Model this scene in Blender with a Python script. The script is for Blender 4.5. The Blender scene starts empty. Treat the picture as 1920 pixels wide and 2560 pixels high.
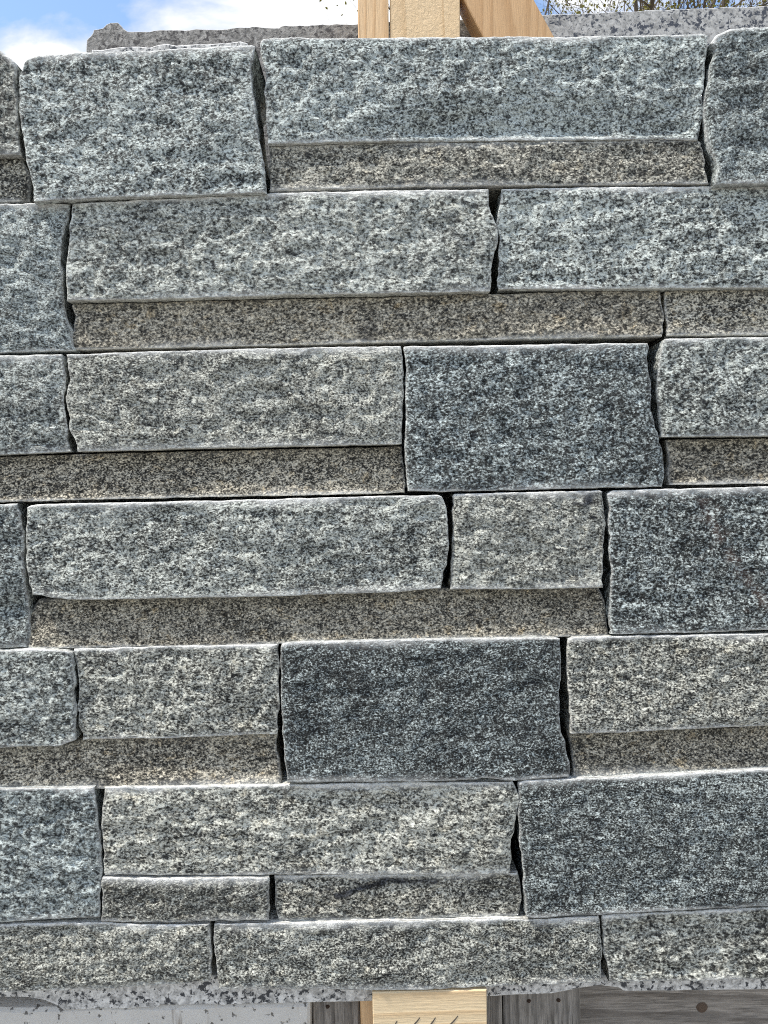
import bpy, math, random
import numpy as np
from mathutils import Matrix, Vector

random.seed(7)
scene = bpy.context.scene
COL = scene.collection

# ------------------------------------------------------------------ camera
LENS, SENSOR = 26.0, 36.0
PITCH, ROLL = math.radians(2.0), math.radians(1.25)
CAM = Vector((0.0, -0.91, 1.25))
up0 = Vector((0, math.sin(PITCH), math.cos(PITCH)))
fwd = Vector((0, math.cos(PITCH), -math.sin(PITCH)))
cr = Vector((1, 0, 0)) * math.cos(ROLL) - up0 * math.sin(ROLL)
cu = up0 * math.cos(ROLL) + Vector((1, 0, 0)) * math.sin(ROLL)
cam_d = bpy.data.cameras.new('camera')
cam_d.sensor_fit = 'VERTICAL'
cam_d.sensor_height = SENSOR
cam_d.lens = LENS
cam_d.clip_start = 0.02
cam_d.clip_end = 2000
cam = bpy.data.objects.new('camera', cam_d)
m3 = Matrix((cr, cu, -fwd)).transposed()
cam.matrix_world = Matrix.Translation(CAM) @ m3.to_4x4()
COL.objects.link(cam)
scene.camera = cam

# ------------------------------------------------------------------ sky, sun, exposure
SUN_EL, SUN_AZ = math.radians(62), math.radians(-110)     # high on the left, raking down the face of the wall
w = bpy.data.worlds.new('World')
scene.world = w
w.use_nodes = True
nt = w.node_tree
nt.nodes.clear()
wo = nt.nodes.new('ShaderNodeOutputWorld')
bg = nt.nodes.new('ShaderNodeBackground')
bg.inputs['Strength'].default_value = 0.14
sky = nt.nodes.new('ShaderNodeTexSky')
sky.sky_type = 'NISHITA'
sky.sun_disc = False
sky.sun_elevation = SUN_EL
sky.sun_rotation = SUN_AZ
sky.air_density = 1.0
sky.dust_density = 0.1
sky.ozone_density = 0.4
tc = nt.nodes.new('ShaderNodeTexCoord')
mp = nt.nodes.new('ShaderNodeMapping')
mp.inputs['Location'].default_value = (2.225, 1.5, 0.7)
mp.inputs['Scale'].default_value = (1.0, 1.0, 1.7)
cn = nt.nodes.new('ShaderNodeTexNoise')
cn.inputs['Scale'].default_value = 4.6
cn.inputs['Detail'].default_value = 8
cn.inputs['Roughness'].default_value = 0.55
cn.inputs['Distortion'].default_value = 0.35
crp = nt.nodes.new('ShaderNodeValToRGB')
crp.color_ramp.elements[0].position = 0.42
crp.color_ramp.elements[1].position = 0.55
cmix = nt.nodes.new('ShaderNodeMix')
cmix.data_type = 'RGBA'
csh = nt.nodes.new('ShaderNodeValToRGB')
csh.color_ramp.elements[0].position = 0.45
csh.color_ramp.elements[0].color = (3.1, 3.25, 3.55, 1)
csh.color_ramp.elements[1].position = 0.66
csh.color_ramp.elements[1].color = (4.4, 4.45, 4.5, 1)
nt.links.new(cn.outputs['Fac'], csh.inputs['Fac'])
nt.links.new(csh.outputs['Color'], cmix.inputs[7])
nt.links.new(tc.outputs['Generated'], mp.inputs['Vector'])
nt.links.new(mp.outputs['Vector'], cn.inputs['Vector'])
nt.links.new(cn.outputs['Fac'], crp.inputs['Fac'])
nt.links.new(crp.outputs['Color'], cmix.inputs[0])
nt.links.new(sky.outputs['Color'], cmix.inputs[6])
nt.links.new(cmix.outputs[2], bg.inputs['Color'])
nt.links.new(bg.outputs[0], wo.inputs[0])

sun_d = bpy.data.lights.new('sun', 'SUN')
sun_d.energy = 2.6
sun_d.angle = math.radians(6)      # veiled by thin cloud
sun_d.color = (1.0, 0.95, 0.87)
sun = bpy.data.objects.new('sun', sun_d)
sdir = Vector((math.sin(SUN_AZ) * math.cos(SUN_EL), math.cos(SUN_AZ) * math.cos(SUN_EL), math.sin(SUN_EL)))
sun.rotation_euler = sdir.to_track_quat('Z', 'Y').to_euler()
sun.location = sdir * 30
COL.objects.link(sun)

vs = scene.view_settings
vs.view_transform = 'Standard'
vs.look = 'None'
vs.gamma = 1.0
vs.exposure = 1.0
vs.use_curve_mapping = False
scene.cycles.use_denoising = False
scene.cycles.filter_width = 1.0

# ------------------------------------------------------------------ helpers
FPX = LENS / SENSOR * 2560.0


def at(px, py, Y):
    """photograph position -> point on the upright plane y = Y"""
    d = cr * ((px - 960) / FPX) + cu * ((1280 - py) / FPX) + fwd
    t = (Y - CAM.y) / d.y
    p = CAM + d * t
    return (p.x, p.z)


def _hash(ix, iy, iz, seed):
    h = (ix.astype(np.int64) * 374761393 + iy.astype(np.int64) * 668265263 + iz.astype(np.int64) * 2147483647 + seed * 1274126177) & 0xffffffff
    h = ((h ^ (h >> 13)) * 1274126177) & 0xffffffff
    h = ((h ^ (h >> 16)) * 2246822519) & 0xffffffff
    return ((h ^ (h >> 15)) & 0xffffff) / float(0xffffff) * 2 - 1


def vnoise(x, y, z, seed=0):
    x, y, z = np.broadcast_arrays(np.asarray(x, float), np.asarray(y, float), np.asarray(z, float))
    xi, yi, zi = np.floor(x), np.floor(y), np.floor(z)
    f = lambda t: t * t * t * (t * (t * 6 - 15) + 10)
    u, v, t = f(x - xi), f(y - yi), f(z - zi)
    L = lambda a, b, k: a + (b - a) * k
    H = lambda a, b, c: _hash(xi + a, yi + b, zi + c, seed)
    return L(L(L(H(0, 0, 0), H(1, 0, 0), u), L(H(0, 1, 0), H(1, 1, 0), u), v),
             L(L(H(0, 0, 1), H(1, 0, 1), u), L(H(0, 1, 1), H(1, 1, 1), u), v), t)


def fbm(x, y, z, s, seed=0, oct=4, gain=0.5):
    a, tot = 1.0, 0
    for k in range(oct):
        tot = tot + a * vnoise(x * s + 17.3 * k, y * s + 5.1 * k, z * s - 3.7 * k, seed + k)
        s *= 2.03
        a *= gain
    return tot


def link(name, me, mat=None, parent=None, loc=None):
    o = bpy.data.objects.new(name, me)
    COL.objects.link(o)
    if mat is not None:
        me.materials.append(mat)
    if loc is not None:
        o.location = loc
    if parent is not None:
        o.parent = parent
    return o


def tag(o, label, cat=None, group=None, kind=None):
    if label:
        o['label'] = label
    if cat:
        o['category'] = cat
    if group:
        o['group'] = group
    if kind:
        o['kind'] = kind
    return o


def empty(name, loc=(0, 0, 0)):
    o = bpy.data.objects.new(name, None)
    o.empty_display_size = 0.1
    o.location = loc
    COL.objects.link(o)
    return o


def mesh(name, v, f, smooth=True):
    me = bpy.data.meshes.new(name)
    me.from_pydata([tuple(p) for p in v], [], [tuple(int(i) for i in q) for q in f])
    me.update()
    if smooth:
        me.polygons.foreach_set('use_smooth', [True] * len(me.polygons))
    return me


def attr(me, name, vals):
    a = me.attributes.new(name, 'FLOAT', 'POINT')
    a.data.foreach_set('value', np.asarray(vals, dtype=np.float32))


# ------------------------------------------------------------------ materials
class NT:
    def __init__(s, name):
        s.m = bpy.data.materials.new(name)
        s.m.use_nodes = True
        s.t = s.m.node_tree
        s.b = s.t.nodes['Principled BSDF']

    def n(s, kind, **kw):
        o = s.t.nodes.new('ShaderNode' + kind)
        for k, v in kw.items():
            if k in o.inputs:
                o.inputs[k].default_value = v
            else:
                setattr(o, k, v)
        return o

    def l(s, a, b):
        s.t.links.new(a, b)

    def math(s, op, a, b=None, clamp=False):
        o = s.n('Math', operation=op, use_clamp=clamp)
        for i, x in enumerate((a, b)):
            if x is None:
                continue
            if isinstance(x, (int, float)):
                o.inputs[i].default_value = x
            else:
                s.l(x, o.inputs[i])
        return o.outputs[0]

    def mix(s, f, a, b, blend='MIX'):
        o = s.n('Mix', data_type='RGBA', blend_type=blend)
        for i, x in ((0, f), (6, a), (7, b)):
            if isinstance(x, (int, float)):
                o.inputs[i].default_value = x
            elif isinstance(x, tuple):
                o.inputs[i].default_value = x if len(x) == 4 else x + (1,)
            else:
                s.l(x, o.inputs[i])
        return o.outputs[2]

    def ramp(s, f, stops, interp='LINEAR'):
        o = s.n('ValToRGB')
        r = o.color_ramp
        r.interpolation = interp
        while len(r.elements) < len(stops):
            r.elements.new(0.5)
        for e, (p, c) in zip(r.elements, stops):
            e.position = p
            e.color = (c, c, c, 1) if isinstance(c, (int, float)) else c + (1,)
        s.l(f, o.inputs[0])
        return o.outputs[0]

    def noise(s, vec, scale, detail=3, rough=0.6, dist=0.0):
        o = s.n('TexNoise', Scale=scale, Detail=detail, Roughness=rough, Distortion=dist)
        s.l(vec, o.inputs['Vector'])
        return o.outputs['Fac']

    def coords(s, scale=(1, 1, 1), rot=(0, 0, 0), rand=40.0):
        tc = s.n('TexCoord')
        oi = s.n('ObjectInfo')
        add = s.n('VectorMath', operation='MULTIPLY_ADD')
        cb = s.n('CombineXYZ')
        for i in range(3):
            s.l(oi.outputs['Random'], cb.inputs[i])
        s.l(cb.outputs[0], add.inputs[0])
        add.inputs[1].default_value = (rand, -rand * 0.7, rand * 0.4)
        s.l(tc.outputs['Object'], add.inputs[2])
        mp = s.n('Mapping')
        mp.inputs['Scale'].default_value = scale
        mp.inputs['Rotation'].default_value = rot
        s.l(add.outputs[0], mp.inputs[0])
        return mp.outputs[0], oi, add.outputs[0]

    def bump(s, h, strength, dist):
        o = s.n('Bump', Strength=strength, Distance=dist)
        s.l(h, o.inputs['Height'])
        s.l(o.outputs[0], s.b.inputs['Normal'])


def granite_material():
    """split granite; object colour: red = tone, green = warmth, blue = blueness"""
    k = NT('split_granite')
    vec, oi, raw = k.coords(scale=(0.72, 1.0, 1.25), rot=(0, math.radians(8), 0))
    sep = k.n('SeparateColor')
    k.l(oi.outputs['Color'], sep.inputs[0])
    tone, warm, blue = sep.outputs[0], sep.outputs[1], sep.outputs[2]
    # grain size (alpha) and the dip of the foliation differ from block to block
    gs = k.n('VectorMath', operation='SCALE')
    k.l(raw, gs.inputs[0])
    k.l(oi.outputs['Alpha'], gs.inputs['Scale'])
    mp2 = k.n('Mapping')
    mp2.inputs['Scale'].default_value = (0.86, 1.0, 1.12)
    dip = k.n('CombineXYZ')
    k.l(k.math('MULTIPLY', k.math('SUBTRACT', oi.outputs['Random'], 0.35), 0.8), dip.inputs[1])
    k.l(dip.outputs[0], mp2.inputs['Rotation'])
    k.l(gs.outputs[0], mp2.inputs[0])
    vec = mp2.outputs[0]
    # warped coordinates so that the crystals are ragged, not round
    wn = k.n('TexNoise', Scale=380, Detail=2)
    k.l(vec, wn.inputs['Vector'])
    wv = k.n('VectorMath', operation='MULTIPLY_ADD')
    k.l(wn.outputs['Color'], wv.inputs[0])
    wv.inputs[1].default_value = (0.004, 0.004, 0.004)
    k.l(vec, wv.inputs[2])
    v1 = k.n('TexVoronoi', Scale=430, Randomness=1.0)
    k.l(wv.outputs[0], v1.inputs['Vector'])
    s1 = k.n('SeparateColor')
    k.l(v1.outputs['Color'], s1.inputs[0])
    v2 = k.n('TexVoronoi', Scale=210, Randomness=1.0)
    k.l(wv.outputs[0], v2.inputs['Vector'])
    s2 = k.n('SeparateColor')
    k.l(v2.outputs['Color'], s2.inputs[0])
    n_fine = k.noise(vec, 340, 2, 0.6, 0.25)
    n_mid = k.noise(vec, 130, 3, 0.65, 0.5)
    n_big = k.noise(vec, 34, 3, 0.6, 0.5)
    n_hug = k.noise(raw, 8, 3, 0.55, 0.3)
    sm = k.n('Mapping')
    sm.inputs['Scale'].default_value = (0.22, 1.0, 1.6)
    k.l(vec, sm.inputs[0])
    n_str = k.noise(sm.outputs[0], 60, 4, 0.65, 0.8)
    c0 = lambda x, w: k.math('MULTIPLY', k.math('SUBTRACT', x, 0.5), w)
    g = c0(n_fine, 2.0)
    r2 = k.math('FRACT', k.math('MULTIPLY', oi.outputs['Random'], 7.31))
    for x, w in ((s1.outputs[0], 0.34), (s2.outputs[1], 0.18), (n_mid, 0.72), (n_big, 0.40), (n_hug, 0.34)):
        g = k.math('ADD', g, c0(x, w))
    g = k.math('ADD', g, k.math('MULTIPLY', c0(n_str, 0.75), r2))
    r3 = k.math('FRACT', k.math('MULTIPLY', oi.outputs['Random'], 23.7))
    g = k.math('MULTIPLY', g, k.math('ADD', 0.72, k.math('MULTIPLY', r3, 0.30)))
    g = k.math('ADD', 0.5, g)
    g = k.math('ADD', k.math('ADD', g, c0(tone, 1.12)), 0.035)
    val = k.ramp(g, [(0.06, 0.010), (0.27, 0.045), (0.43, 0.165), (0.59, 0.38), (0.84, 0.78)])
    fk = k.ramp(k.math('ADD', k.math('MULTIPLY', s2.outputs[2], 0.7), k.math('MULTIPLY', n_mid, 0.5)), [(0.23, 0.85), (0.29, 0.0)])
    val = k.mix(fk, val, (0.018, 0.019, 0.023))
    # tints
    cool = k.mix(1.0, val, (0.95, 1.0, 0.92), 'MULTIPLY')
    warmc = k.mix(1.0, val, (1.09, 1.0, 0.80), 'MULTIPLY')
    bluec = k.mix(1.0, val, (0.89, 1.0, 0.985), 'MULTIPLY')
    c = k.mix(warm, cool, warmc)
    c = k.mix(blue, c, bluec)
    # iron staining specks on the warm ones
    rs = k.ramp(k.noise(vec, 48, 4, 0.7, 0.6), [(0.56, 0.0), (0.70, 1.0)])
    rs = k.math('MULTIPLY', rs, k.math('MULTIPLY', warm, 0.5))
    c = k.mix(rs, c, k.mix(1.0, c, (1.30, 1.02, 0.62), 'MULTIPLY'))
    # pinkish vein, dark mica spots, shade painted on as a streak
    ar = k.n('Attribute', attribute_name='rust')
    c = k.mix(k.math('MULTIPLY', ar.outputs['Fac'], 0.35, True), c, k.mix(0.55, c, (0.26, 0.15, 0.12)))
    ad = k.n('Attribute', attribute_name='mica_shade')
    c = k.mix(k.math('MULTIPLY', ad.outputs['Fac'], k.math('ADD', n_mid, 0.75), True), c, k.mix(1.0, c, (0.12, 0.13, 0.17), 'MULTIPLY'))
    # sawn beds are paler, arrises whitened for bruising and painted sunlight
    asw = k.n('Attribute', attribute_name='sawn')
    c = k.mix(k.math('MULTIPLY', asw.outputs['Fac'], 0.3, True), c, k.mix(0.35, c, (0.62, 0.62, 0.60)))
    ae = k.n('Attribute', attribute_name='bruise_sun')
    en = k.ramp(k.noise(raw, 75, 4, 0.75), [(0.36, 0.0), (0.60, 1.0)])
    ef = k.math('MULTIPLY', ae.outputs['Fac'], k.math('ADD', k.math('MULTIPLY', en, 0.60), 0.70), True)
    c = k.mix(ef, c, (0.86, 0.86, 0.83))
    k.l(c, k.b.inputs['Base Color'])
    k.b.inputs['Roughness'].default_value = 0.72
    k.b.inputs['Specular IOR Level'].default_value = 0.35
    led = k.n('Mapping')
    led.inputs['Scale'].default_value = (0.55, 1.0, 1.5)
    k.l(vec, led.inputs[0])
    h = k.math('ADD', k.math('MULTIPLY', s1.outputs[1], 0.22), k.math('MULTIPLY', k.noise(led.outputs[0], 110, 6, 0.68, 0.5), 1.5))
    smooth = k.math('SUBTRACT', 1.0, k.math('MULTIPLY', asw.outputs['Fac'], 0.8))
    k.bump(k.math('MULTIPLY', h, smooth), 1.0, 0.0040)
    return k.m


def sawn_granite(name, light, dark, scale, rough=0.45, mott=0.3, bump=0.0):
    k = NT(name)
    vec, oi, raw = k.coords()
    f = k.noise(vec, scale, 5, 0.62, 0.4)
    f2 = k.noise(vec, scale * 0.33, 3, 0.6)
    g = k.math('ADD', k.math('MULTIPLY', f, 0.75), k.math('MULTIPLY', f2, 0.35))
    flk = k.ramp(g, [(0.47, 1.0), (0.525, 0.0)])
    body = k.mix(k.ramp(k.noise(vec, scale * 0.9, 4, 0.65, 0.5), [(0.35, 0.0), (0.62, 1.0)]), tuple(x * (1 - mott) for x in light), tuple(min(0.85, x * (1 + mott)) for x in light))
    c = k.mix(flk, body, dark)
    ae = k.n('Attribute', attribute_name='bruise_sun')
    c = k.mix(k.math('MULTIPLY', ae.outputs['Fac'], 0.8, True), c, (0.76, 0.76, 0.75))
    k.l(c, k.b.inputs['Base Color'])
    k.b.inputs['Roughness'].default_value = rough
    if bump:
        k.bump(k.noise(vec, 160, 5, 0.7), 0.8, bump)
    return k.m


def wood_material(name, early, late, along, ring=55, rough=0.6, grey=0.0, sawmarks=0.0, fibre=0.7):
    """grain runs along axis `along` (0 x, 2 z)"""
    k = NT(name)
    sc = [1.0, 1.0, 1.0]
    sc[along] = 0.07
    vec, oi, raw = k.coords(scale=tuple(sc))
    n = k.noise(vec, 9, 3, 0.5, 0.8)
    sx = k.n('SeparateXYZ')
    k.l(vec, sx.inputs[0])
    across = sx.outputs[2 if along == 0 else 0]
    t = k.math('ADD', k.math('MULTIPLY', across, ring), k.math('MULTIPLY', n, 5.5))
    fr = k.math('FRACT', t)
    band = k.ramp(fr, [(0.0, 0.15), (0.55, 0.35), (0.86, 1.0), (0.97, 0.8), (1.0, 0.15)])
    fib = k.noise(vec, 420, 4, 0.7)
    c = k.mix(k.math('MULTIPLY', band, 0.8), early, late)
    c = k.mix(k.math('MULTIPLY', k.math('SUBTRACT', fib, 0.38), fibre, True), c, tuple(x * 0.62 for x in late))
    big = k.noise(raw, 14, 3, 0.6)
    c = k.mix(k.ramp(big, [(0.4, 0.0), (0.75, 0.4)]), c, tuple(x * 0.8 for x in early))
    if grey:
        st = k.ramp(k.noise(vec, 40, 4, 0.7), [(0.35, 0.0), (0.62, 1.0)])
        c = k.mix(k.math('MULTIPLY', st, grey), c, (0.17, 0.165, 0.16))
    k.l(c, k.b.inputs['Base Color'])
    k.b.inputs['Roughness'].default_value = rough
    h = k.math('ADD', k.math('MULTIPLY', fib, 1.0), k.math('MULTIPLY', band, 0.4))
    if sawmarks:
        h = k.math('ADD', h, k.math('MULTIPLY', k.noise(raw, 130, 5, 0.75, 0.6), sawmarks))
    k.bump(h, 0.6, 0.0012)
    return k.m


def simple(name, color, rough=0.8, nscale=30, var=0.25, bump=0.0, bscale=60, metal=0.0):
    k = NT(name)
    vec, oi, raw = k.coords()
    n = k.noise(vec, nscale, 5, 0.65)
    c = k.mix(n, tuple(x * (1 - var) for x in color), tuple(min(1, x * (1 + var)) for x in color))
    k.l(c, k.b.inputs['Base Color'])
    k.b.inputs['Roughness'].default_value = rough
    k.b.inputs['Metallic'].default_value = metal
    if bump:
        k.bump(k.noise(vec, bscale, 5, 0.7), 0.8, bump)
    return k.m


def concrete_material():
    k = NT('old_concrete')
    vec, oi, raw = k.coords()
    n = k.noise(vec, 22, 5, 0.65)
    c = k.mix(n, (0.48, 0.45, 0.41), (0.76, 0.73, 0.68))
    fine = k.noise(vec, 330, 4, 0.7)
    c = k.mix(k.math('MULTIPLY', fine, 0.5), c, (0.62, 0.59, 0.54))
    pit = k.ramp(k.noise(vec, 95, 3, 0.55), [(0.33, 0.9), (0.38, 0.0)])
    c = k.mix(pit, c, (0.10, 0.09, 0.08))
    # rusty run-down stains
    st = k.n('Mapping')
    st.inputs['Scale'].default_value = (1.0, 1.0, 0.12)
    k.l(raw, st.inputs[0])
    s = k.ramp(k.noise(st.outputs[0], 34, 4, 0.6, 0.3), [(0.63, 0.0), (0.71, 0.85)])
    c = k.mix(s, c, (0.17, 0.12, 0.08))
    k.l(c, k.b.inputs['Base Color'])
    k.b.inputs['Roughness'].default_value = 0.88
    k.bump(k.math('SUBTRACT', fine, pit), 0.7, 0.002)
    return k.m


MAT_STONE = granite_material()
MAT_BASE = sawn_granite('speckled_sawn_granite', (0.52, 0.505, 0.48), (0.04, 0.043, 0.05), 165, 0.5, 0.45)
MAT_SAWN = sawn_granite('pale_sawn_granite', (0.39, 0.38, 0.36), (0.05, 0.055, 0.07), 150, 0.5, 0.4)
MAT_ROUGH = sawn_granite('rough_dark_granite', (0.25, 0.24, 0.225), (0.07, 0.065, 0.065), 130, 0.8, 0.45, 0.004)
MAT_PINE_Z = wood_material('new_pine_upright', (0.84, 0.58, 0.33), (0.62, 0.36, 0.16), 2, 60)
MAT_PINE_S = wood_material('rough_sawn_pine', (0.86, 0.64, 0.39), (0.68, 0.44, 0.22), 2, 22, 0.75, 0.0, 4.0)
MAT_BRACE = wood_material('amber_pine', (0.68, 0.43, 0.22), (0.50, 0.28, 0.12), 2, 50)
MAT_PINE_X = wood_material('new_pine_board', (0.84, 0.67, 0.43), (0.66, 0.45, 0.24), 0, 75)
MAT_GREY_X = wood_material('weathered_grey_rail', (0.46, 0.41, 0.36), (0.10, 0.08, 0.065), 0, 45, 0.85, 0.25, 0.0, 3.0)
MAT_GREY_Z = wood_material('weathered_grey_post', (0.42, 0.38, 0.335), (0.07, 0.06, 0.05), 2, 60, 0.85, 0.25, 0.0, 3.0)
MAT_CONC = concrete_material()
def knot_material():
    k = NT('ringed_knot')
    tc_ = k.n('TexCoord')
    ln = k.n('VectorMath', operation='LENGTH')
    k.l(tc_.outputs['Object'], ln.inputs[0])
    t = k.math('ADD', k.math('MULTIPLY', ln.outputs['Value'], 520), k.math('MULTIPLY', k.noise(tc_.outputs['Object'], 240, 3, 0.6), 1.6))
    rings = k.ramp(k.math('FRACT', t), [(0.0, 0.2), (0.6, 0.5), (0.9, 1.0), (1.0, 0.2)])
    c = k.mix(rings, (0.16, 0.105, 0.07), (0.045, 0.03, 0.022))
    c = k.mix(k.ramp(ln.outputs['Value'], [(0.0072, 0.0), (0.0095, 1.0)]), c, (0.035, 0.026, 0.02))
    k.l(c, k.b.inputs['Base Color'])
    k.b.inputs['Roughness'].default_value = 0.8
    return k.m


MAT_KNOT = knot_material()
MAT_NAIL = simple('rusty_nail', (0.05, 0.03, 0.02), 0.7, 200, 0.4, 0.0, 60, 0.5)
MAT_PENCIL = simple('graphite_pencil', (0.10, 0.085, 0.07), 0.6, 400, 0.4)
MAT_BARK = simple('grey_brown_bark', (0.11, 0.085, 0.06), 0.9, 20, 0.4)
MAT_BUD = simple('yellow_green_buds', (0.26, 0.24, 0.055), 0.8, 3, 0.35)
MAT_GROUND = simple('gravel_yard', (0.22, 0.205, 0.18), 0.95, 9, 0.3, 0.012, 35)

# ------------------------------------------------------------------ ground
gme = mesh('ground', [(-300, -300, 0), (300, -300, 0), (300, 300, 0), (-300, 300, 0)], [(0, 1, 2, 3)], False)
tag(link('ground', gme, MAT_GROUND), None, None, None, 'structure')


# ------------------------------------------------------------------ stones
def resample(pts, n, ts=None):
    p = np.array(pts, float)
    s = np.concatenate([[0], np.cumsum(np.hypot(*(np.diff(p, axis=0).T)))])
    s /= s[-1]
    t = np.linspace(0, 1, n) if ts is None else ts
    return np.stack([np.interp(t, s, p[:, 0]), np.interp(t, s, p[:, 1])], 1)


def params(length, step):
    """parameters 0..1, closer together near both ends"""
    e = [0, 0.0008, 0.002, 0.0036, 0.0058, 0.0085]
    n = max(2, int(round((length - 0.02) / step)))
    mid = np.linspace(0.0115, length - 0.0115, n + 1)
    return np.concatenate([e, mid, [length - x for x in reversed(e)]]) / length


def stone_mesh(name, T, B, L, R, Y, depth, seed, relief=1.0, dt=None, db=None, dl=None, dr=None, spots=(), arr=1.0, scoop=(), et=1.0, eb=1.0, lean=0.0):
    W2 = lambda pts, d: [at(x, y, d) for x, y in pts]
    dt, db = (Y if dt is None else dt), (Y if db is None else db)
    dl, dr = (Y if dl is None else dl), (Y if dr is None else dr)
    t, b = W2(T, dt), W2(B, db)
    l = [t[0]] + W2(L, dl) + [b[0]]
    r = [t[-1]] + W2(R, dr) + [b[-1]]
    wid = abs(t[-1][0] - t[0][0])
    hei = abs(t[0][1] - b[0][1])
    us, vsn = params(wid, 0.0034), params(hei, 0.0034)
    nu, nv = len(us), len(vsn)
    Tp, Bp, Lp, Rp = resample(t, nu, us), resample(b, nu, us), resample(l, nv, vsn), resample(r, nv, vsn)

    def jag(p, amp, ax, s):
        q = p.copy()
        k = fbm(p[:, 0], p[:, 1], 0 * p[:, 0] + s, 55, seed + s, 4, 0.6)
        fade = np.minimum(1, np.minimum(np.arange(len(p)), np.arange(len(p))[::-1]) / 4)
        q[:, ax] += amp * k * fade
        return q
    Tp, Bp = jag(Tp, 0.00045, 1, 1), jag(Bp, 0.00045, 1, 2)
    Lp, Rp = jag(Lp, 0.0016, 0, 3), jag(Rp, 0.0016, 0, 4)
    U, V = us[None, :, None], vsn[:, None, None]
    P = ((1 - V) * Tp[None] + V * Bp[None] + (1 - U) * Lp[:, None] + U * Rp[:, None]
         - ((1 - U) * (1 - V) * Tp[0] + U * (1 - V) * Tp[-1] + (1 - U) * V * Bp[0] + U * V * Bp[-1]))
    X, Z = P[..., 0], P[..., 1]
    du = np.minimum(us, 1 - us)[None, :] * wid
    dv = np.minimum(vsn, 1 - vsn)[:, None] * hei
    du, dv = np.broadcast_to(du, X.shape), np.broadcast_to(dv, X.shape)
    # split face: broad swell, scalloped spalls, then crumbly grain
    sw = fbm(X, Z * 1.4, 0 * X, 7, seed + 10, 2) * 0.0034
    ridg = np.abs(fbm(X + 0.01 * fbm(X, Z, 0 * X, 30, seed + 3, 2), Z * 1.6, 0 * X, 22, seed + 20, 4, 0.55))
    med = (0.45 - ridg) * 0.0036
    fin = fbm(X, Z * 1.3, 0 * X, 85, seed + 30, 3, 0.6) * 0.0017
    cr_ = fbm(X, Z, 0 * X, 210, seed + 40, 2, 0.6) * 0.0013
    h = (sw + med + fin + cr_) * relief
    for (sx, sy, rx, ry, dep) in scoop:
        cx, cz = at(sx, sy, Y)
        e = ((X - cx) / (rx * 0.0005)) ** 2 + ((Z - cz) / (ry * 0.0005)) ** 2
        h = h - dep * np.exp(-e * 1.2)
    # worn arrises: radius varies along the edge
    rv = (0.0005 + 0.0016 * np.clip(fbm(X, Z, 0 * X, 18, seed + 50, 3) + 0.35, 0, 1.4)) * arr
    ru = (0.0012 + 0.0048 * np.clip(fbm(X, Z, 0 * X, 15, seed + 60, 3) + 0.3, 0, 1.4)) * arr
    rnd = lambda d, r: r * (1 - np.sqrt(np.clip(1 - (1 - np.clip(d / r, 0, 1)) ** 2, 0, 1)))
    drop = np.maximum(rnd(dv, rv), rnd(du, ru)) + 0.35 * np.minimum(rnd(dv, rv), rnd(du, ru))
    fade = np.clip(np.minimum(du / 0.012, dv / 0.010), 0.35, 1)
    Yv = Y - h * fade + drop - lean * vsn[:, None]
    cx, cz = float(X.mean()), float(Z.mean())
    base = float(Z.min())
    front = np.stack([X, Yv, Z], -1).reshape(-1, 3)
    isb = np.broadcast_to((vsn > 0.5)[:, None], X.shape)
    wv_ = 0.0021 * (1 + 0.9 * np.clip(fbm(X, Z, 0 * X, 24, seed + 70, 3), -0.6, 1.8))
    bru = np.exp(-(np.abs(dv - 0.0008) / wv_) ** 2) * np.where(isb, 0.5 * eb, 0.85 * et)  # bruising on both edges; upper one whiter, with sunlight painted in
    patch = np.clip(fbm(X, Z, 0 * X, 9, seed + 75, 2) + 0.15, 0, 1) * 1.2
    bru = np.maximum(bru, np.minimum(patch, 0.8) * np.exp(-(dv / 0.0065) ** 2) * np.where(isb, 0.5 * eb, et))
    bru = np.maximum(bru, 0.35 * np.exp(-(du / 0.0018) ** 2))
    mica_shade, rust = np.zeros_like(X), np.zeros_like(X)
    for sp in spots:
        kind, x0, y0, x1, y1, wd, st = sp
        a, c = np.array(at(x0, y0, Y)), np.array(at(x1, y1, Y))
        ab = c - a
        q = np.clip(((X - a[0]) * ab[0] + (Z - a[1]) * ab[1]) / max(1e-9, ab @ ab), 0, 1)
        dd = np.hypot(X - a[0] - q * ab[0], Z - a[1] - q * ab[1]) / (wd * 0.00049)
        dd = dd * (1 + 0.75 * fbm(X, Z * 2, 0 * X, 90, seed + 80, 3))
        g = st * np.exp(-dd ** 2)
        if kind == 'm':
            mica_shade = np.maximum(mica_shade, g)
        else:
            rust = np.maximum(rust, g)
    idx = np.arange(nu * nv).reshape(nv, nu)
    q = np.stack([idx[:-1, :-1], idx[1:, :-1], idx[1:, 1:], idx[:-1, 1:]], -1).reshape(-1, 4)
    faces = [q]
    loop = np.concatenate([idx[0, :], idx[1:, -1], idx[-1, -2::-1], idx[-2:0:-1, 0]])
    side = np.concatenate([np.full(nu, 0), np.full(nv - 1, 1), np.full(nu - 1, 2), np.full(nv - 2, 3)])
    nrm = np.array([(0, 1), (1, 0), (0, -1), (-1, 0)])[side]
    n = len(loop)
    verts = [front]
    prev = loop
    cnt = len(front)
    bp = front[loop]
    sawn = [np.zeros(len(front))]
    brl = [bru.reshape(-1)]
    ystart = bp[:, 1]
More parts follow.
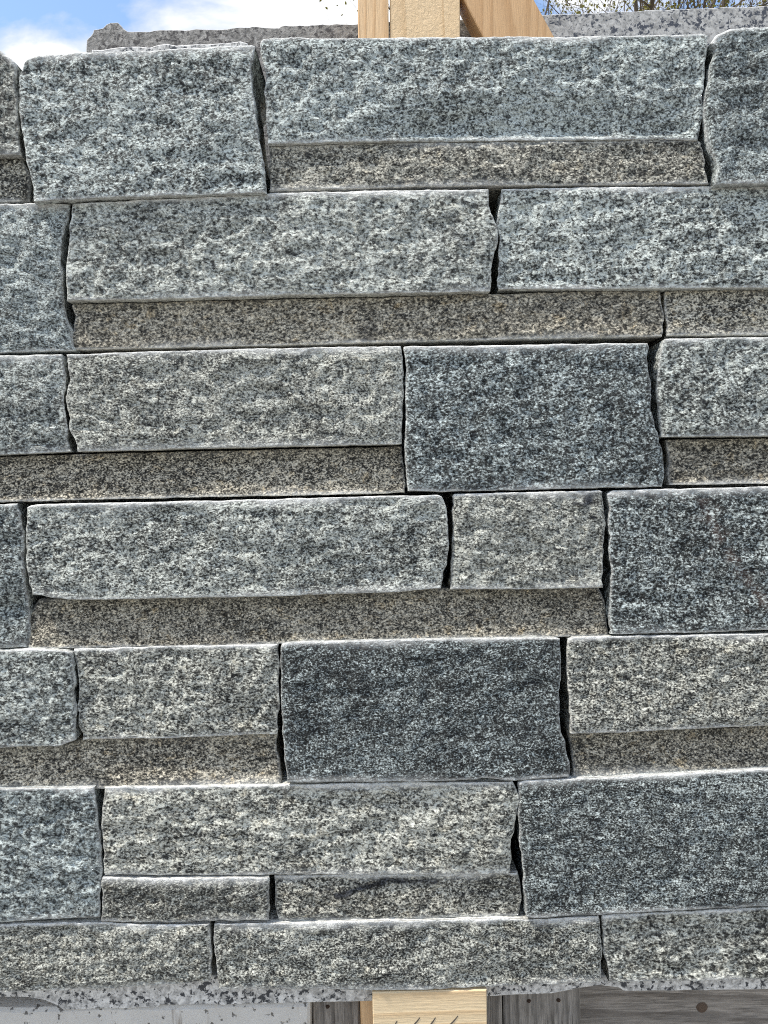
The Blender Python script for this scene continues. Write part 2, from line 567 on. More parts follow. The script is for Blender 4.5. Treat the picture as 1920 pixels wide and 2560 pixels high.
    for ky, yy in enumerate((0.003, 0.008, 0.018, 0.035, 0.07, depth)):
        ring = bp.copy()
        ring[:, 1] = np.maximum(ystart + 0.001 * (ky + 1), Y + yy)
        # broken ends are ragged and lean inwards, sawn beds are flat
        rag = (fbm(bp[:, 0], ring[:, 1], bp[:, 2], 32, seed + 90, 4, 0.55) * 0.0045 - 0.0025) * min(1, yy / 0.02) - 0.035 * max(0, yy - 0.02) * 1.0
        end = (side == 1) | (side == 3)
        off = np.where(end, np.minimum(rag, 0.0005), -0.0003)
        ring[:, 0] += nrm[:, 0] * off
        ring[:, 2] += nrm[:, 1] * off
        verts.append(ring)
        cur = np.arange(cnt, cnt + n)
        faces.append(np.stack([prev, np.roll(prev, -1), np.roll(cur, -1), cur], -1)[:, ::1])
        sawn.append(np.where(end, 0.0, np.where(side == 2, 0.45, 1.0)))
        brl.append((0.6 if ky == 0 else 0.15 if ky == 1 else 0.0) * np.where(end, 0.3, 1.0))
        prev = cur
        cnt += n
    v = np.concatenate(verts)
    v[:, 0] -= cx
    v[:, 2] -= base
    fl = np.concatenate(faces)
    me = bpy.data.meshes.new(name)
    me.from_pydata(v.tolist(), [], fl.tolist() + [prev[::1].tolist()])
    me.polygons.foreach_set('use_smooth', [True] * (len(me.polygons) - 1) + [False])
    me.update()
    z = np.zeros(len(v))
    attr(me, 'bruise_sun', np.concatenate(brl))
    attr(me, 'sawn', np.concatenate(sawn))
    mm, rr = z.copy(), z.copy()
    mm[:nu * nv] = mica_shade.reshape(-1)
    rr[:nu * nv] = rust.reshape(-1)
    attr(me, 'mica_shade', mm)
    attr(me, 'rust', rr)
    return me, (cx, 0.0, base)


wall = empty('stone_wall', (0, 0.1, 0.63))
tag(wall, 'dry-stacked wall of split grey granite blocks in thick and thin courses', 'stone wall', None, 'thing')

# tone, warmth, blueness
BLUE, NEUT, MIDG = (0.53, 0.05, 0.55), (0.55, 0.30, 0.10), (0.50, 0.25, 0.15)
BEIG, PINK, DARK, MDRK = (0.465, 1.0, 0.0), (0.475, 0.6, 0.0), (0.355, 0.0, 1.0), (0.40, 0.0, 1.0)
LO = (0.46, 0.55, 0.0)
E = 2180   # beyond the right border of the picture
F_, M_, B_ = 0.0, 0.012, 0.026

STONES = [
    # ---- first course
    dict(c=(0.44, 0.3, 0.2), Y=0.0, T=[(-270, 70), (-90, 88), (0, 124), (40, 158)], R=[(36, 197), (41, 260), (44, 347)], B=[(-270, 392), (0, 388), (53, 388)], L=[]),
    dict(c=(0.40, 0.6, 0.0), Y=0.012, T=[(-270, 395), (0, 392), (54, 393)], R=[(68, 422), (73, 451)], B=[(-270, 511), (0, 506), (71, 503)], L=[]),
    dict(c=BLUE, Y=-0.008, T=[(64, 152), (75, 144), (95, 139), (214, 130), (370, 124), (480, 119), (625, 113), (638, 115)], R=[(632, 140), (625, 168), (634, 249), (645, 318), (654, 376), (663, 440)], B=[(80, 503), (231, 496), (492, 487), (666, 481)], L=[(49, 191), (45, 220), (49, 278), (55, 347), (64, 405), (76, 440)], relief=0.9),
    dict(c=(0.555, 0.0, 0.6), Y=-0.002, T=[(648, 104), (660, 97), (683, 94), (891, 94), (1151, 93), (1365, 91), (1539, 88), (1672, 85), (1756, 81), (1771, 88)], R=[(1768, 145), (1764, 191), (1757, 237), (1761, 278), (1756, 324)], B=[(670, 361), (960, 353), (1342, 349), (1643, 345), (1748, 350)], L=[(651, 133), (660, 174), (664, 243), (663, 289), (668, 340)], relief=1.0,
         scoop=[(1400, 315, 170, 60, 0.012), (1120, 320, 130, 50, 0.010), (1650, 325, 110, 45, 0.010)]),
    dict(c=PINK, Y=0.003, et=0.4, lean=0.002, T=[(671, 366), (960, 357), (1342, 353), (1643, 349), (1750, 354)], R=[(1757, 390), (1763, 420), (1769, 450)], B=[(672, 479), (960, 471), (1215, 466), (1500, 464), (1771, 462)], L=[(672, 410), (674, 450)], relief=0.8),
    dict(c=(0.47, 0.0, 0.8), Y=-0.010, T=[(1779, 104), (1793, 84), (1822, 71), (1863, 65), (1920, 65), (E, 62)], R=[], B=[(1788, 461), (1920, 459), (E, 456)], L=[(1789, 124), (1779, 174), (1768, 232), (1767, 278), (1766, 307), (1770, 341), (1782, 376), (1797, 417), (1793, 440)], relief=1.1, arr=2.0),
    # ---- second course
    dict(c=(0.53, 0.0, 0.6), Y=0.004, T=[(-270, 511), (0, 508), (116, 507), (174, 510)], R=[(168, 555), (154, 596), (150, 654), (156, 700), (158, 758), (168, 804), (176, 839)], B=[(-270, 888), (0, 883), (185, 876)], L=[]),
    dict(c=(0.555, 0.2, 0.2), Y=0.000, T=[(178, 509), (370, 498), (555, 490), (694, 483), (900, 477), (1222, 471)], R=[(1220, 512), (1224, 530), (1230, 537), (1239, 554), (1244, 570), (1242, 594), (1241, 618), (1234, 647), (1228, 673), (1229, 695)], B=[(165, 752), (405, 747), (700, 739), (900, 735), (1226, 728)], L=[(174, 560), (168, 640), (165, 700)], spots=[('m', 365, 500, 385, 512, 20, 0.35), ('m', 1140, 592, 1160, 598, 13, 0.4)]),
    dict(c=(0.56, 0.1, 0.4), Y=0.003, T=[(1254, 471), (1500, 469), (1920, 465), (E, 462)], R=[], B=[(1247, 723), (1500, 722), (1920, 720), (E, 718)], L=[(1251, 506), (1247, 533), (1244, 557), (1247, 578), (1247, 610), (1246, 642), (1247, 673), (1245, 695)]),
    dict(c=BEIG, Y=0.014, et=0.15, lean=0.004, T=[(180, 760), (700, 748), (960, 742), (1226, 735), (1440, 729), (1650, 726)], R=[(1651, 758), (1657, 792), (1656, 827)], B=[(186, 876), (555, 868), (960, 858), (1365, 849), (1653, 843)], L=[(190, 790), (188, 815), (183, 845)], relief=0.8, spots=[('m', 918, 845, 924, 850, 14, 0.5)]),
    dict(c=(0.50, 0.8, 0.0), Y=0.014, et=0.15, lean=0.004, T=[(1663, 727), (1920, 724), (E, 722)], R=[], B=[(1665, 841), (1920, 839), (E, 837)], L=[(1662, 769), (1666, 804)], relief=0.8),
    # ---- third course
    dict(c=(0.50, 0.1, 0.35), Y=0.0, T=[(-270, 892), (0, 888), (155, 886)], R=[(159, 920), (163, 960), (159, 1001), (164, 1047), (168, 1088)], B=[(-270, 1143), (0, 1138), (178, 1129)], L=[]),
    dict(c=(0.535, 0.35, 0.1), Y=-0.002, T=[(165, 886), (347, 880), (550, 874), (752, 869), (960, 866), (1002, 865)], R=[(1004, 908), (1009, 960), (1007, 1001), (1003, 1058)], B=[(193, 1130), (555, 1120), (960, 1112), (1004, 1110)], L=[(171, 920), (175, 945), (167, 965), (166, 1000), (170, 1040), (178, 1075), (186, 1105)]),
    dict(c=BEIG, Y=0.018, et=0.15, lean=0.014, db=0.002, T=[(-270, 1147), (0, 1142), (193, 1135), (960, 1117), (1004, 1115)], R=[(1007, 1150), (1010, 1180), (1012, 1210)], B=[(-270, 1261), (0, 1255), (555, 1242), (960, 1234), (1012, 1231)], L=[], relief=0.8),
    dict(c=MDRK, Y=-0.004, T=[(1009, 866), (1307, 861), (1621, 857)], R=[(1624, 897), (1625, 937), (1631, 972), (1630, 1018), (1640, 1059), (1649, 1093), (1660, 1128), (1663, 1163), (1661, 1200)], B=[(1019, 1228), (1102, 1230), (1510, 1220), (1658, 1216)], L=[(1013, 920), (1013, 1001), (1016, 1059), (1013, 1117)], relief=0.75, label='dark blue-grey block in the third course'),
    dict(c=(0.51, 0.15, 0.35), Y=0.0, T=[(1664, 846), (1920, 843), (E, 841)], R=[], B=[(1652, 1092), (1920, 1091), (E, 1089)], L=[(1652, 880), (1641, 950), (1646, 1010), (1650, 1060)]),
    dict(c=(0.455, 1.0, 0.0), Y=0.018, et=0.15, lean=0.014, T=[(1664, 1099), (1920, 1096), (E, 1094)], R=[], B=[(1664, 1213), (1920, 1209), (E, 1206)], L=[(1665, 1128), (1669, 1157)], relief=0.8),
    # ---- fourth course
    dict(c=(0.44, 0.0, 0.6), Y=0.004, T=[(-270, 1264), (0, 1260), (43, 1259)], R=[(54, 1292), (58, 1355), (57, 1402), (62, 1437), (67, 1494), (74, 1552), (75, 1590)], B=[(-270, 1626), (0, 1621), (68, 1618)], L=[], relief=1.1, arr=1.5, scoop=[(40, 1530, 60, 50, 0.012)]),
    dict(c=(0.535, 0.2, 0.2), Y=-0.006, T=[(64, 1269), (74, 1263), (90, 1260), (289, 1256), (555, 1251), (800, 1244), (960, 1240), (1095, 1237), (1104, 1241)], R=[(1116, 1275), (1119, 1327), (1122, 1373), (1117, 1414), (1108, 1437)], B=[(78, 1487), (105, 1488), (130, 1496), (215, 1500), (579, 1494), (960, 1482), (1102, 1472)], L=[(61, 1300), (64, 1370), (66, 1420), (70, 1460)]),
    dict(c=(0.53, 0.35, 0.1), Y=-0.004, T=[(1131, 1241), (1136, 1235), (1300, 1230), (1500, 1226), (1509, 1230)], R=[(1515, 1269), (1518, 1309), (1513, 1344), (1510, 1390), (1507, 1431)], B=[(1125, 1474), (1300, 1473), (1508, 1470)], L=[(1132, 1252), (1131, 1298), (1132, 1356), (1126, 1402)], spots=[('m', 1465, 1238, 1468, 1252, 16, 1.0)]),
    dict(c=BEIG, Y=0.018, et=0.15, lean=0.014, dt=-0.004, T=[(75, 1505), (220, 1504), (579, 1498), (960, 1487), (1103, 1477), (1510, 1474)], R=[(1513, 1506), (1518, 1541)], B=[(80, 1617), (579, 1608), (960, 1598), (1517, 1584)], L=[(80, 1530), (77, 1560), (84, 1590)], relief=0.8),
    dict(c=(0.41, 0.0, 0.75), Y=-0.003, T=[(1518, 1234), (1530, 1226), (1720, 1221), (1920, 1216), (E, 1211)], R=[], B=[(1526, 1586), (1720, 1582), (1920, 1576), (E, 1570)], L=[(1521, 1275), (1524, 1327), (1521, 1373), (1530, 1431), (1530, 1471), (1522, 1518), (1524, 1560)], relief=0.8, label='dark block with a faint pink vein at the end of the fourth course',
         spots=[('r', 1755, 1255, 1800, 1345, 14, 0.9), ('r', 1830, 1390, 1920, 1520, 14, 0.9)]),
    # ---- fifth course
    dict(c=(0.50, 0.2, 0.35), Y=-0.006, T=[(-270, 1630), (0, 1626), (87, 1623), (162, 1626), (178, 1633)], R=[(182, 1700), (184, 1760), (186, 1818)], B=[(-270, 1875), (0, 1870), (145, 1867), (188, 1851)], L=[], relief=0.95, arr=1.6),
    dict(c=(0.515, 0.4, 0.1), Y=0.002, T=[(185, 1622), (405, 1616), (697, 1610)], R=[(696, 1700), (698, 1760)], B=[(205, 1850), (450, 1844), (694, 1835)], L=[(192, 1657), (199, 1703), (191, 1761), (197, 1801)]),
    dict(c=(0.455, 1.0, 0.0), Y=0.018, et=0.15, lean=0.014, dt=0.002, T=[(-270, 1884), (0, 1876), (145, 1873), (206, 1856), (690, 1839)], R=[(692, 1871), (700, 1905), (703, 1934)], B=[(-270, 1972), (0, 1968), (350, 1960), (706, 1954)], L=[], relief=0.8),
    dict(c=DARK, Y=-0.004, T=[(704, 1611), (718, 1606), (960, 1600), (1388, 1593), (1402, 1598)], R=[(1406, 1674), (1401, 1732), (1399, 1790), (1403, 1830), (1417, 1877), (1423, 1917)], B=[(717, 1957), (960, 1955), (1190, 1951), (1205, 1946), (1232, 1948), (1284, 1952), (1423, 1942)], L=[(700, 1703), (702, 1790), (709, 1848), (711, 1877)], relief=0.6, label='darkest block of the wall, charcoal blue with whitened edges'),
    dict(c=(0.50, 0.45, 0.1), Y=-0.004, T=[(1422, 1600), (1432, 1593), (1670, 1588), (1920, 1584), (E, 1580)], R=[], B=[(1426, 1835), (1597, 1829), (1920, 1815), (E, 1809)], L=[(1419, 1657), (1421, 1703), (1423, 1743), (1424, 1790)]),
    dict(c=(0.455, 1.0, 0.0), Y=0.018, et=0.15, lean=0.014, dt=-0.002, db=0.016, T=[(1426, 1840), (1597, 1834), (1920, 1820), (E, 1814)], R=[], B=[(1426, 1932), (1920, 1918), (E, 1913)], L=[(1425, 1877)], relief=0.8),
    # ---- sixth course
    dict(c=(0.50, 0.0, 0.65), Y=-0.002, T=[(-270, 1975), (0, 1972), (120, 1970), (236, 1968)], R=[(239, 2020), (243, 2060), (248, 2100), (252, 2182), (252, 2240)], B=[(-270, 2316), (0, 2308), (249, 2294)], L=[], relief=1.0),
    dict(c=(0.525, 0.4, 0.05), Y=0.0, T=[(260, 1968), (700, 1963), (960, 1958), (1282, 1954)], R=[(1296, 1991), (1294, 2031), (1287, 2078), (1279, 2124)], B=[(262, 2188), (600, 2189), (960, 2188), (1275, 2184)], L=[(256, 2031), (254, 2089), (257, 2150)]),
    dict(c=(0.42, 0.45, 0.1), Y=-0.002, T=[(256, 2193), (347, 2196), (672, 2193)], R=[(672, 2240), (674, 2275)], B=[(251, 2305), (400, 2307), (672, 2302)], L=[(252, 2240)], relief=0.9),
    dict(c=(0.44, 0.55, 0.0), Y=0.006, dt=0.002, T=[(684, 2193), (960, 2191), (1296, 2186)], R=[(1302, 2217), (1305, 2245)], B=[(695, 2301), (960, 2299), (1299, 2291)], L=[(688, 2240), (687, 2263)], relief=0.9, spots=[('m', 840, 2238, 900, 2222, 9, 1.0), ('m', 900, 2222, 960, 2206, 11, 1.0), ('m', 960, 2204, 1090, 2204, 7, 0.8)]),  # dark streak along the upper part is shade painted into the colour
    dict(c=(0.385, 0.0, 0.75), Y=-0.004, T=[(1298, 1958), (1310, 1952), (1539, 1943), (1920, 1922), (E, 1912)], R=[], B=[(1317, 2293), (1336, 2296), (1597, 2282), (1920, 2266), (E, 2257)], L=[(1298, 2031), (1299, 2089), (1304, 2159), (1310, 2217)], relief=0.7, label='dark block with pale edges at the end of the sixth course'),
    # ---- seventh course
    dict(c=(0.49, 0.45, 0.1), Y=0.0, T=[(-270, 2319), (0, 2312), (249, 2307), (400, 2311), (524, 2309)], R=[(527, 2356), (530, 2396)], B=[(-270, 2490), (0, 2482), (318, 2468), (524, 2453)], L=[], relief=1.1),
    dict(c=(0.48, 0.4, 0.1), Y=0.0, T=[(536, 2309), (960, 2304), (1240, 2298), (1330, 2299), (1498, 2290)], R=[(1504, 2327), (1510, 2385), (1505, 2415)], B=[(545, 2473), (960, 2475), (1209, 2471), (1503, 2456)], L=[(533, 2356), (539, 2408)]),
    dict(c=(0.49, 0.4, 0.1), Y=0.002, T=[(1506, 2289), (1700, 2280), (1920, 2270), (E, 2261)], R=[], B=[(1523, 2458), (1700, 2455), (1920, 2450), (E, 2445)], L=[(1508, 2338), (1513, 2390), (1520, 2431)]),
]
for i, s in enumerate(STONES):
    s = dict(s)
    c = s.pop('c')
    lab = s.pop('label', None)
    me, org = stone_mesh('stone', s.pop('T'), s.pop('B'), s.pop('L'), s.pop('R'), s.pop('Y'), 0.135 + 0.012 * ((i * 37) % 5 - 2), 100 * i + 11, **s)
    o = link('stone', me, MAT_STONE, wall)
    o.location = Vector(org) - wall.location
    o.color = c + ((1.2 if c[0] < 0.44 else 1.0) * (0.88 + 0.065 * ((i * 29) % 7)),)
    if lab:
        o['label'] = lab


# ------------------------------------------------------------------ plain bodies: polygon in the (x, z) plane pushed back
def slab_mesh(name, poly, y0, y1, bevel=0.0015, rough=0.0, seed=1, step=0.012, back_shift=(0, 0)):
    """closed body with an outline on y0, a small bevel and optional roughness; outline is counted clockwise or not"""
    p = np.array(poly, float)
    area = 0.5 * np.sum(p[:, 0] * np.roll(p[:, 1], -1) - np.roll(p[:, 0], -1) * p[:, 1])
    if area < 0:
        p = p[::-1]
    if rough:
        q = []
        for a, b in zip(p, np.roll(p, -1, axis=0)):
            n = max(1, int(np.hypot(*(b - a)) / step))
            for k in range(n):
                q.append(a + (b - a) * k / n)
        p = np.array(q)
        p = p + rough * np.stack([fbm(p[:, 0], p[:, 1], 0 * p[:, 0], 60, seed, 3), fbm(p[:, 0], p[:, 1], 0 * p[:, 0] + 9, 60, seed, 3)], 1)
    d1 = p - np.roll(p, 1, axis=0)
    d2 = np.roll(p, -1, axis=0) - p
    n1 = np.stack([-d1[:, 1], d1[:, 0]], 1) / np.maximum(1e-9, np.hypot(d1[:, 0], d1[:, 1]))[:, None]
    n2 = np.stack([-d2[:, 1], d2[:, 0]], 1) / np.maximum(1e-9, np.hypot(d2[:, 0], d2[:, 1]))[:, None]
    nn = n1 + n2
    nn /= np.maximum(0.5, (nn ** 2).sum(1))[:, None] * 0.5
    inner = p + nn * bevel
    n = len(p)
    v = [(x, y0, z) for x, z in inner] + [(x, y0 + bevel, z) for x, z in p] + [(x + back_shift[0], y1 - bevel, z + back_shift[1]) for x, z in p] + [(x + back_shift[0], y1, z + back_shift[1]) for x, z in inner]
    f = [list(range(n))]
    for k in range(3):
        for i in range(n):
            j = (i + 1) % n
            f.append([k * n + i, (k + 1) * n + i, (k + 1) * n + j, k * n + j])
    f.append(list(range(3 * n, 4 * n))[::-1])
    me = mesh(name, v, f, False)
    b = np.zeros(4 * n)
    b[n:2 * n] = 0.8
    attr(me, 'bruise_sun', b)
    return me


def body(name, poly_px, y0, y1, mat, parent=None, **kw):
    poly = [at(x, y, y0) for x, y in poly_px]
    cx, zb = float(np.mean([q[0] for q in poly])), float(min(q[1] for q in poly))
    me = slab_mesh(name, [(x - cx, z - zb) for x, z in poly], 0.0, y1 - y0, **kw)
    o = link(name, me, mat)
    o.location = (cx, y0, zb)
    if parent is not None:
        o.parent = parent
        o.location = Vector(o.location) - parent.location
    return o


def box(name, x0, x1, y0, y1, z0, z1, mat, parent=None, **kw):
    me = slab_mesh(name, [(x0 - x1) / 2 * np.array([1, 0]) + np.array([0, 0]), ((x1 - x0) / 2, 0), ((x1 - x0) / 2, z1 - z0), ((x0 - x1) / 2, z1 - z0)], 0, y1 - y0, **kw)
    o = link(name, me, mat)
    o.location = ((x0 + x1) / 2, y0, z0)
    if parent is not None:
        o.parent = parent
        o.location = Vector(o.location) - parent.location
    return o


# base slab under the wall: front set back, chips out of its lower edge
SLAB_TOP = min(at(960, 2476, 0.0)[1], at(1700, 2455, 0.0)[1], at(300, 2468, 0)[1]) - 0.002
slab_poly = [(-275, 2440), (2190, 2440), (2190, 2468), (1920, 2474), (1560, 2479), (1548, 2470), (1500, 2464), (1450, 2470), (1380, 2484), (1240, 2490), (930, 2503), (780, 2507), (560, 2513), (500, 2512), (400, 2513), (392, 2519), (158, 2525), (140, 2512), (110, 2500), (70, 2493), (0, 2492), (-150, 2497), (-275, 2540)]
o = body('granite_slab', slab_poly, 0.022, 0.40, MAT_BASE, bevel=0.001, rough=0.0006, step=0.02)
tag(o, 'speckled white sawn granite slab under the lowest course of the wall', 'granite slab', None, 'thing')

# rows of stone added behind the face to block light through the joints
zr = [0.632, 0.80, 0.975, 1.15, 1.33, 1.51, 1.68]
for r in range(len(zr) - 1):
    xs = [-0.605, -0.17 + 0.11 * (r % 2), 0.14 + 0.09 * (r % 2), 0.61]
    for a, b in zip(xs[:-1], xs[1:]):
        o = box('backing_stone', a + 0.002, b - 0.002, 0.185, 0.285, zr[r] + 0.001, zr[r + 1] - 0.001, MAT_STONE, wall, bevel=0.003, rough=0.0015, step=0.03)
        o.color = (0.42, 0.3, 0.2, 1)
cx0, cz0 = at(225, 118, 0.185)
cx1, cz1 = at(642, 104, 0.185)
o = body('backing_stone', [(228, 124), (300, 117), (345, 115), (372, 117), (415, 108), (440, 111), (520, 110), (600, 103), (618, 107), (620, 190), (228, 190)], 0.185, 0.285, MAT_BASE, wall, bevel=0.002, rough=0.0012, step=0.012)

# slabs standing behind
o = body('rough_slab', [(214, 400), (214, 120), (216, 96), (232, 80), (236, 71), (258, 69), (266, 59), (276, 56), (292, 57), (306, 70), (318, 76), (356, 77), (470, 73), (640, 67), (760, 62), (890, 58), (1215, 46), (1218, 400)], 0.36, 0.40, MAT_ROUGH, bevel=0.002, rough=0.0022, seed=4, step=0.006)
tag(o, 'dark rough granite slab with a broken corner behind the upper left blocks', 'granite slab', None, 'thing')
o = body('sawn_slab', [(1226, 400), (1226, 45), (1370, 37), (1500, 31), (1700, 22), (1920, 14), (2190, 5), (2190, 400)], 0.37, 0.40, MAT_SAWN, bevel=0.0015, rough=0.0012, seed=9, step=0.010)
tag(o, 'pale speckled sawn granite slab behind the upper right blocks', 'granite slab', None, 'thing')
for ob in list(COL.objects):
    if ob.name.startswith(('rough_slab', 'sawn_slab')):
        # both stand on the base slab
        me = ob.data
        zmin = min(v.co.z for v in me.vertices)
        for v in me.vertices:
            if v.co.z < zmin + 0.02:
                v.co.z += SLAB_TOP - ob.location.z - zmin
# timber bracing behind the face
fr = empty('timber_bracing', (at(1000, 90, 0.29)[0], 0.33, SLAB_TOP))
tag(fr, 'new timber uprights and a slanting brace rising behind the top course', 'timber bracing')
body('stud', [(893, -140), (970, -140), (974, 330), (897, 330)], 0.295, 0.34, MAT_PINE_Z, fr)
body('stud', [(974, -140), (1149, -140), (1152, 330), (977, 330)], 0.297, 0.336, MAT_PINE_S, fr)
body('brace', [(1100, -116), (1272, -116), (1445, 200), (1264, 200)], 0.30, 0.345, MAT_BRACE, fr)

# ------------------------------------------------------------------ what the slab rests on
ZB = min((at(x, y, 0.022)[1]) for x, y in ((158, 2525), (780, 2507)))
xl, xr_ = at(-400, 2520, 0.05)[0], at(779, 2520, 0.05)[0]
o = box('concrete_block', xl, xr_, 0.026, 0.44, 0.0, ZB - 0.001, MAT_CONC, bevel=0.004, rough=0.0012, step=0.02)
tag(o, 'weathered pale concrete block under the left half of the slab', 'concrete block')

ts = empty('timber_support', (0.3, 0.1, 0))
tag(ts, 'timber support of grey posts and rail with a new pine board in front', 'timber support')
zt = lambda px, py: at(px, py, 0.022)[1] - 0.001


def upright(name, p0, p1, y0, y1, mat, top_px):
    x0, x1 = at(p0, 2540, y0)[0], at(p1, 2540, y0)[0]
    return box(name, x0, x1, y0, y1, 0.0, zt(*top_px), mat, ts, bevel=0.002)


pl = upright('post', 781, 899, 0.05, 0.14, MAT_GREY_Z, (840, 2508))
upright('new_post', 901, 1000, 0.04, 0.13, MAT_PINE_Z, (930, 2504))
upright('batten', 1205, 1256, 0.045, 0.14, MAT_GREY_Z, (1230, 2494))
pr = upright('post', 1259, 1452, 0.055, 0.14, MAT_GREY_Z, (1350, 2490))
xa, xb = at(1400, 2540, 0.145)[0], at(2160, 2540, 0.145)[0]
zr_t = SLAB_TOP - 0.04
rail = box('rail', xa, xb, 0.145, 0.185, zr_t - 0.14, at(1700, 2480, 0.022)[1] - 0.004, MAT_GREY_X, ts, bevel=0.002)

# knot in the rail, nails in the posts
kx, kz = at(1755, 2518, 0.145)
def disc(name, r, mat, parent, loc, ry=1.0, rings=3, seed=0, bulge=0.001):
    n = 18
    v = [(0, -bulge, 0)]
    f = []
    for k in range(1, rings + 1):
        rr = r * k / rings
        for i in range(n):
            a = 2 * math.pi * i / n
            q = rr * (1 + 0.10 * float(vnoise(2 * math.cos(a), 2 * math.sin(a), k * 0.2, seed)))
            v.append((q * math.cos(a), -bulge * (1 - (k / rings) ** 2) + (0.002 if k == rings else 0), ry * q * math.sin(a)))
    for i in range(n):
        f.append((0, 1 + i, 1 + (i + 1) % n))
    for k in range(rings - 1):
        for i in range(n):
            a, b = 1 + k * n + i, 1 + k * n + (i + 1) % n
            f.append((a, a + n, b + n, b))
    o = link(name, mesh(name, v, f), mat, parent)
    o.location = Vector(loc)
    return o


disc('knot', 0.0105, MAT_KNOT, rail, Vector((kx, 0.1445, kz)) - ts.location - rail.location, 0.95, seed=3)
for post, px, py, y in ((pl, 819, 2516, 0.05), (pr, 1322, 2502, 0.055), (pr, 1396, 2500, 0.055)):
    x, z = at(px, py, y)
    disc('nail', 0.0035, MAT_NAIL, post, Vector((x, y - 0.0008, z)) - ts.location - post.location, 0.9, 2, int(px), 0.002)

# new pine board nailed on in front of the slab, with the tops of pencilled strokes
bx0, bx1 = at(931, 2500, 0.001)[0], at(1217, 2500, 0.001)[0]
bz1 = at(1070, 2476, 0.001)[1] - 0.001
board = box('board', bx0, bx1, 0.001, 0.0205, bz1 - 0.30, bz1, MAT_PINE_X, ts, bevel=0.0012)
for (ax, ay, ex, ey) in ((993, 2553, 968, 2582), (1050, 2545, 1012, 2580), (1089, 2545, 1056, 2580), (1145, 2541, 1104, 2578)):
    p0, p1 = np.array(at(ax, ay, 0.0)), np.array(at(ex, ey, 0.0))
    pts = []
    nrm = np.array([-(p1 - p0)[1], (p1 - p0)[0]])
    nrm = nrm / np.hypot(*nrm)
    for k in range(9):
        t = k / 8
        pts.append(p0 + (p1 - p0) * t + nrm * 0.0012 * math.sin(t * 3.1))
    # a narrow hooked loop like the top of a written letter
    left = [q + nrm * (0.0006 + 0.0008 * math.sin(k / 8 * 3)) for k, q in enumerate(pts)]
    right = [q - nrm * 0.0006 for q in pts]
    v, f = [], []
    for a, b in zip(left, right):
        v += [(a[0], 0, a[1]), (b[0], 0, b[1])]
    f = [(2 * k, 2 * k + 1, 2 * k + 3, 2 * k + 2) for k in range(8)]
    st = link('pencil_stroke', mesh('pencil_stroke', [(q[0] - bx0, q[1], q[2] - bz1) for q in v], f, False), MAT_PENCIL, board)
    st.location = Vector((bx0, 0.0006, bz1)) - ts.location - board.location

# ------------------------------------------------------------------ budding trees beyond
def tube(V, F, a, b, ra, rb, sides=5):
    a, b = Vector(a), Vector(b)
    d = (b - a).normalized()
    u = d.cross(Vector((0.3, 0.9, 0.2))).normalized()
    w_ = d.cross(u)
    i0 = len(V)
    for p, r in ((a, ra), (b, rb)):
        for k in range(sides):
            t = 2 * math.pi * k / sides
            V.append(p + (u * math.cos(t) + w_ * math.sin(t)) * r)
    for k in range(sides):
        j = (k + 1) % sides
        F.append((i0 + k, i0 + j, i0 + sides + j, i0 + sides + k))


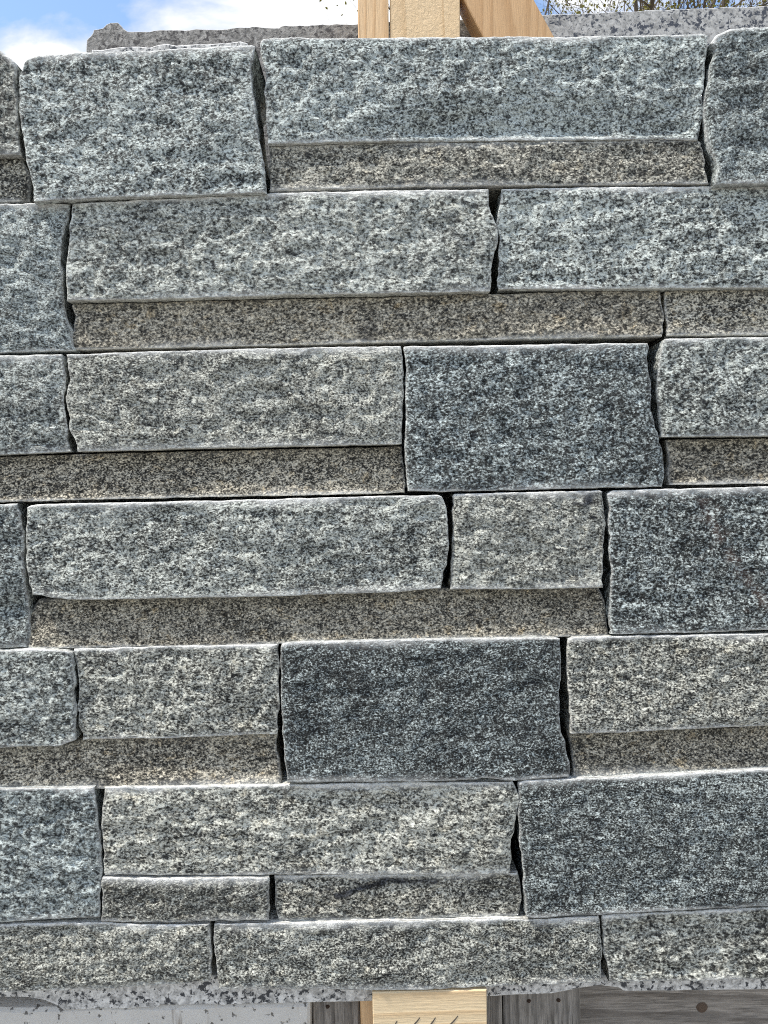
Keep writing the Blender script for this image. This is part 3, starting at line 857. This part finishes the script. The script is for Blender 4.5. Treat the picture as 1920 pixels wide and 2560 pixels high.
def tree(x, y, hgt, label, seed, spread=0.5):
    rng = random.Random(seed)
    TV, TF, CV, CF, BV, BF = [], [], [], [], [], []

    def bud(p, s):
        for _ in range(2):
            a = Vector((rng.gauss(0, 1), rng.gauss(0, 1), rng.gauss(0, 1))).normalized() * s
            b = a.cross(Vector((rng.gauss(0, 1), rng.gauss(0, 1), rng.gauss(0, 1)))).normalized() * s * 0.55
            i0 = len(BV)
            BV.extend([p - a, p + b, p + a, p - b])
            BF.append((i0, i0 + 1, i0 + 2, i0 + 3))

    def grow(p, d, ln, r, lev):
        seg = 4 if lev < 2 else 3
        q = p
        for k in range(seg):
            d = (d + Vector((rng.gauss(0, 0.20), rng.gauss(0, 0.20), 0.01 + rng.gauss(0, 0.10)))).normalized()
            e = q + d * ln / seg
            r2 = r * (1 - 0.16 * (1 if lev < 2 else 1.4))
            V, F = (TV, TF) if lev < 2 else (CV, CF)
            tube(V, F, q, e, r, r2, 7 if lev == 0 else 5 if lev < 2 else 3)
            q, r = e, r2
            if lev < 4 and (k > 0 or lev > 0):
                for _ in range(2 if lev < 3 else 1):
                    az = rng.uniform(0, 6.283)
                    side = Vector((math.cos(az), math.sin(az), 0.35))
                    nd = (d * (1.0 - spread * 0.5) + side * spread).normalized()
                    grow(q, nd, ln * rng.uniform(0.42, 0.62), r * 0.55, lev + 1)
            if lev >= 3:
                bud(q + Vector((rng.gauss(0, .04), rng.gauss(0, .04), rng.gauss(0, .04))), rng.uniform(0.02, 0.045))
    grow(Vector((0, 0, 0)), Vector((rng.gauss(0, .05), rng.gauss(0, .05), 1)).normalized(), hgt * 0.62, hgt * 0.014, 0)
    t = empty('tree', (x, y, 0))
    tag(t, label, 'tree', 'bare trees behind the stone yard')
    link('trunk', mesh('trunk', TV, TF), MAT_BARK, t)
    n = len(CV)
    me = mesh('crown', CV + BV, CF + [tuple(i + n for i in f) for f in BF], False)
    me.materials.append(MAT_BARK)
    me.materials.append(MAT_BUD)
    me.polygons.foreach_set('material_index', [0] * len(CF) + [1] * len(BF))
    link('crown', me, None, t)


for k, (px, dist, h, lab) in enumerate((
        (1400, 11.5, 13.0, 'budding tree just beside the slanting brace, leftmost of the row'),
        (1545, 13.0, 14.5, 'bare budding tree above the middle of the pale slab, second of the row'),
        (1680, 12.0, 13.5, 'budding tree above the pale slab, third of the row from the brace'),
        (1800, 14.0, 15.0, 'bare budding tree above the joint of the end block, fourth from the brace'),
        (1915, 12.5, 14.0, 'budding tree at the picture edge above the end block, farthest from the brace'))):
    X = (px - 960) / FPX * (dist + 0.9) * 1.18
    tree(X, dist, h, lab, 40 + k)
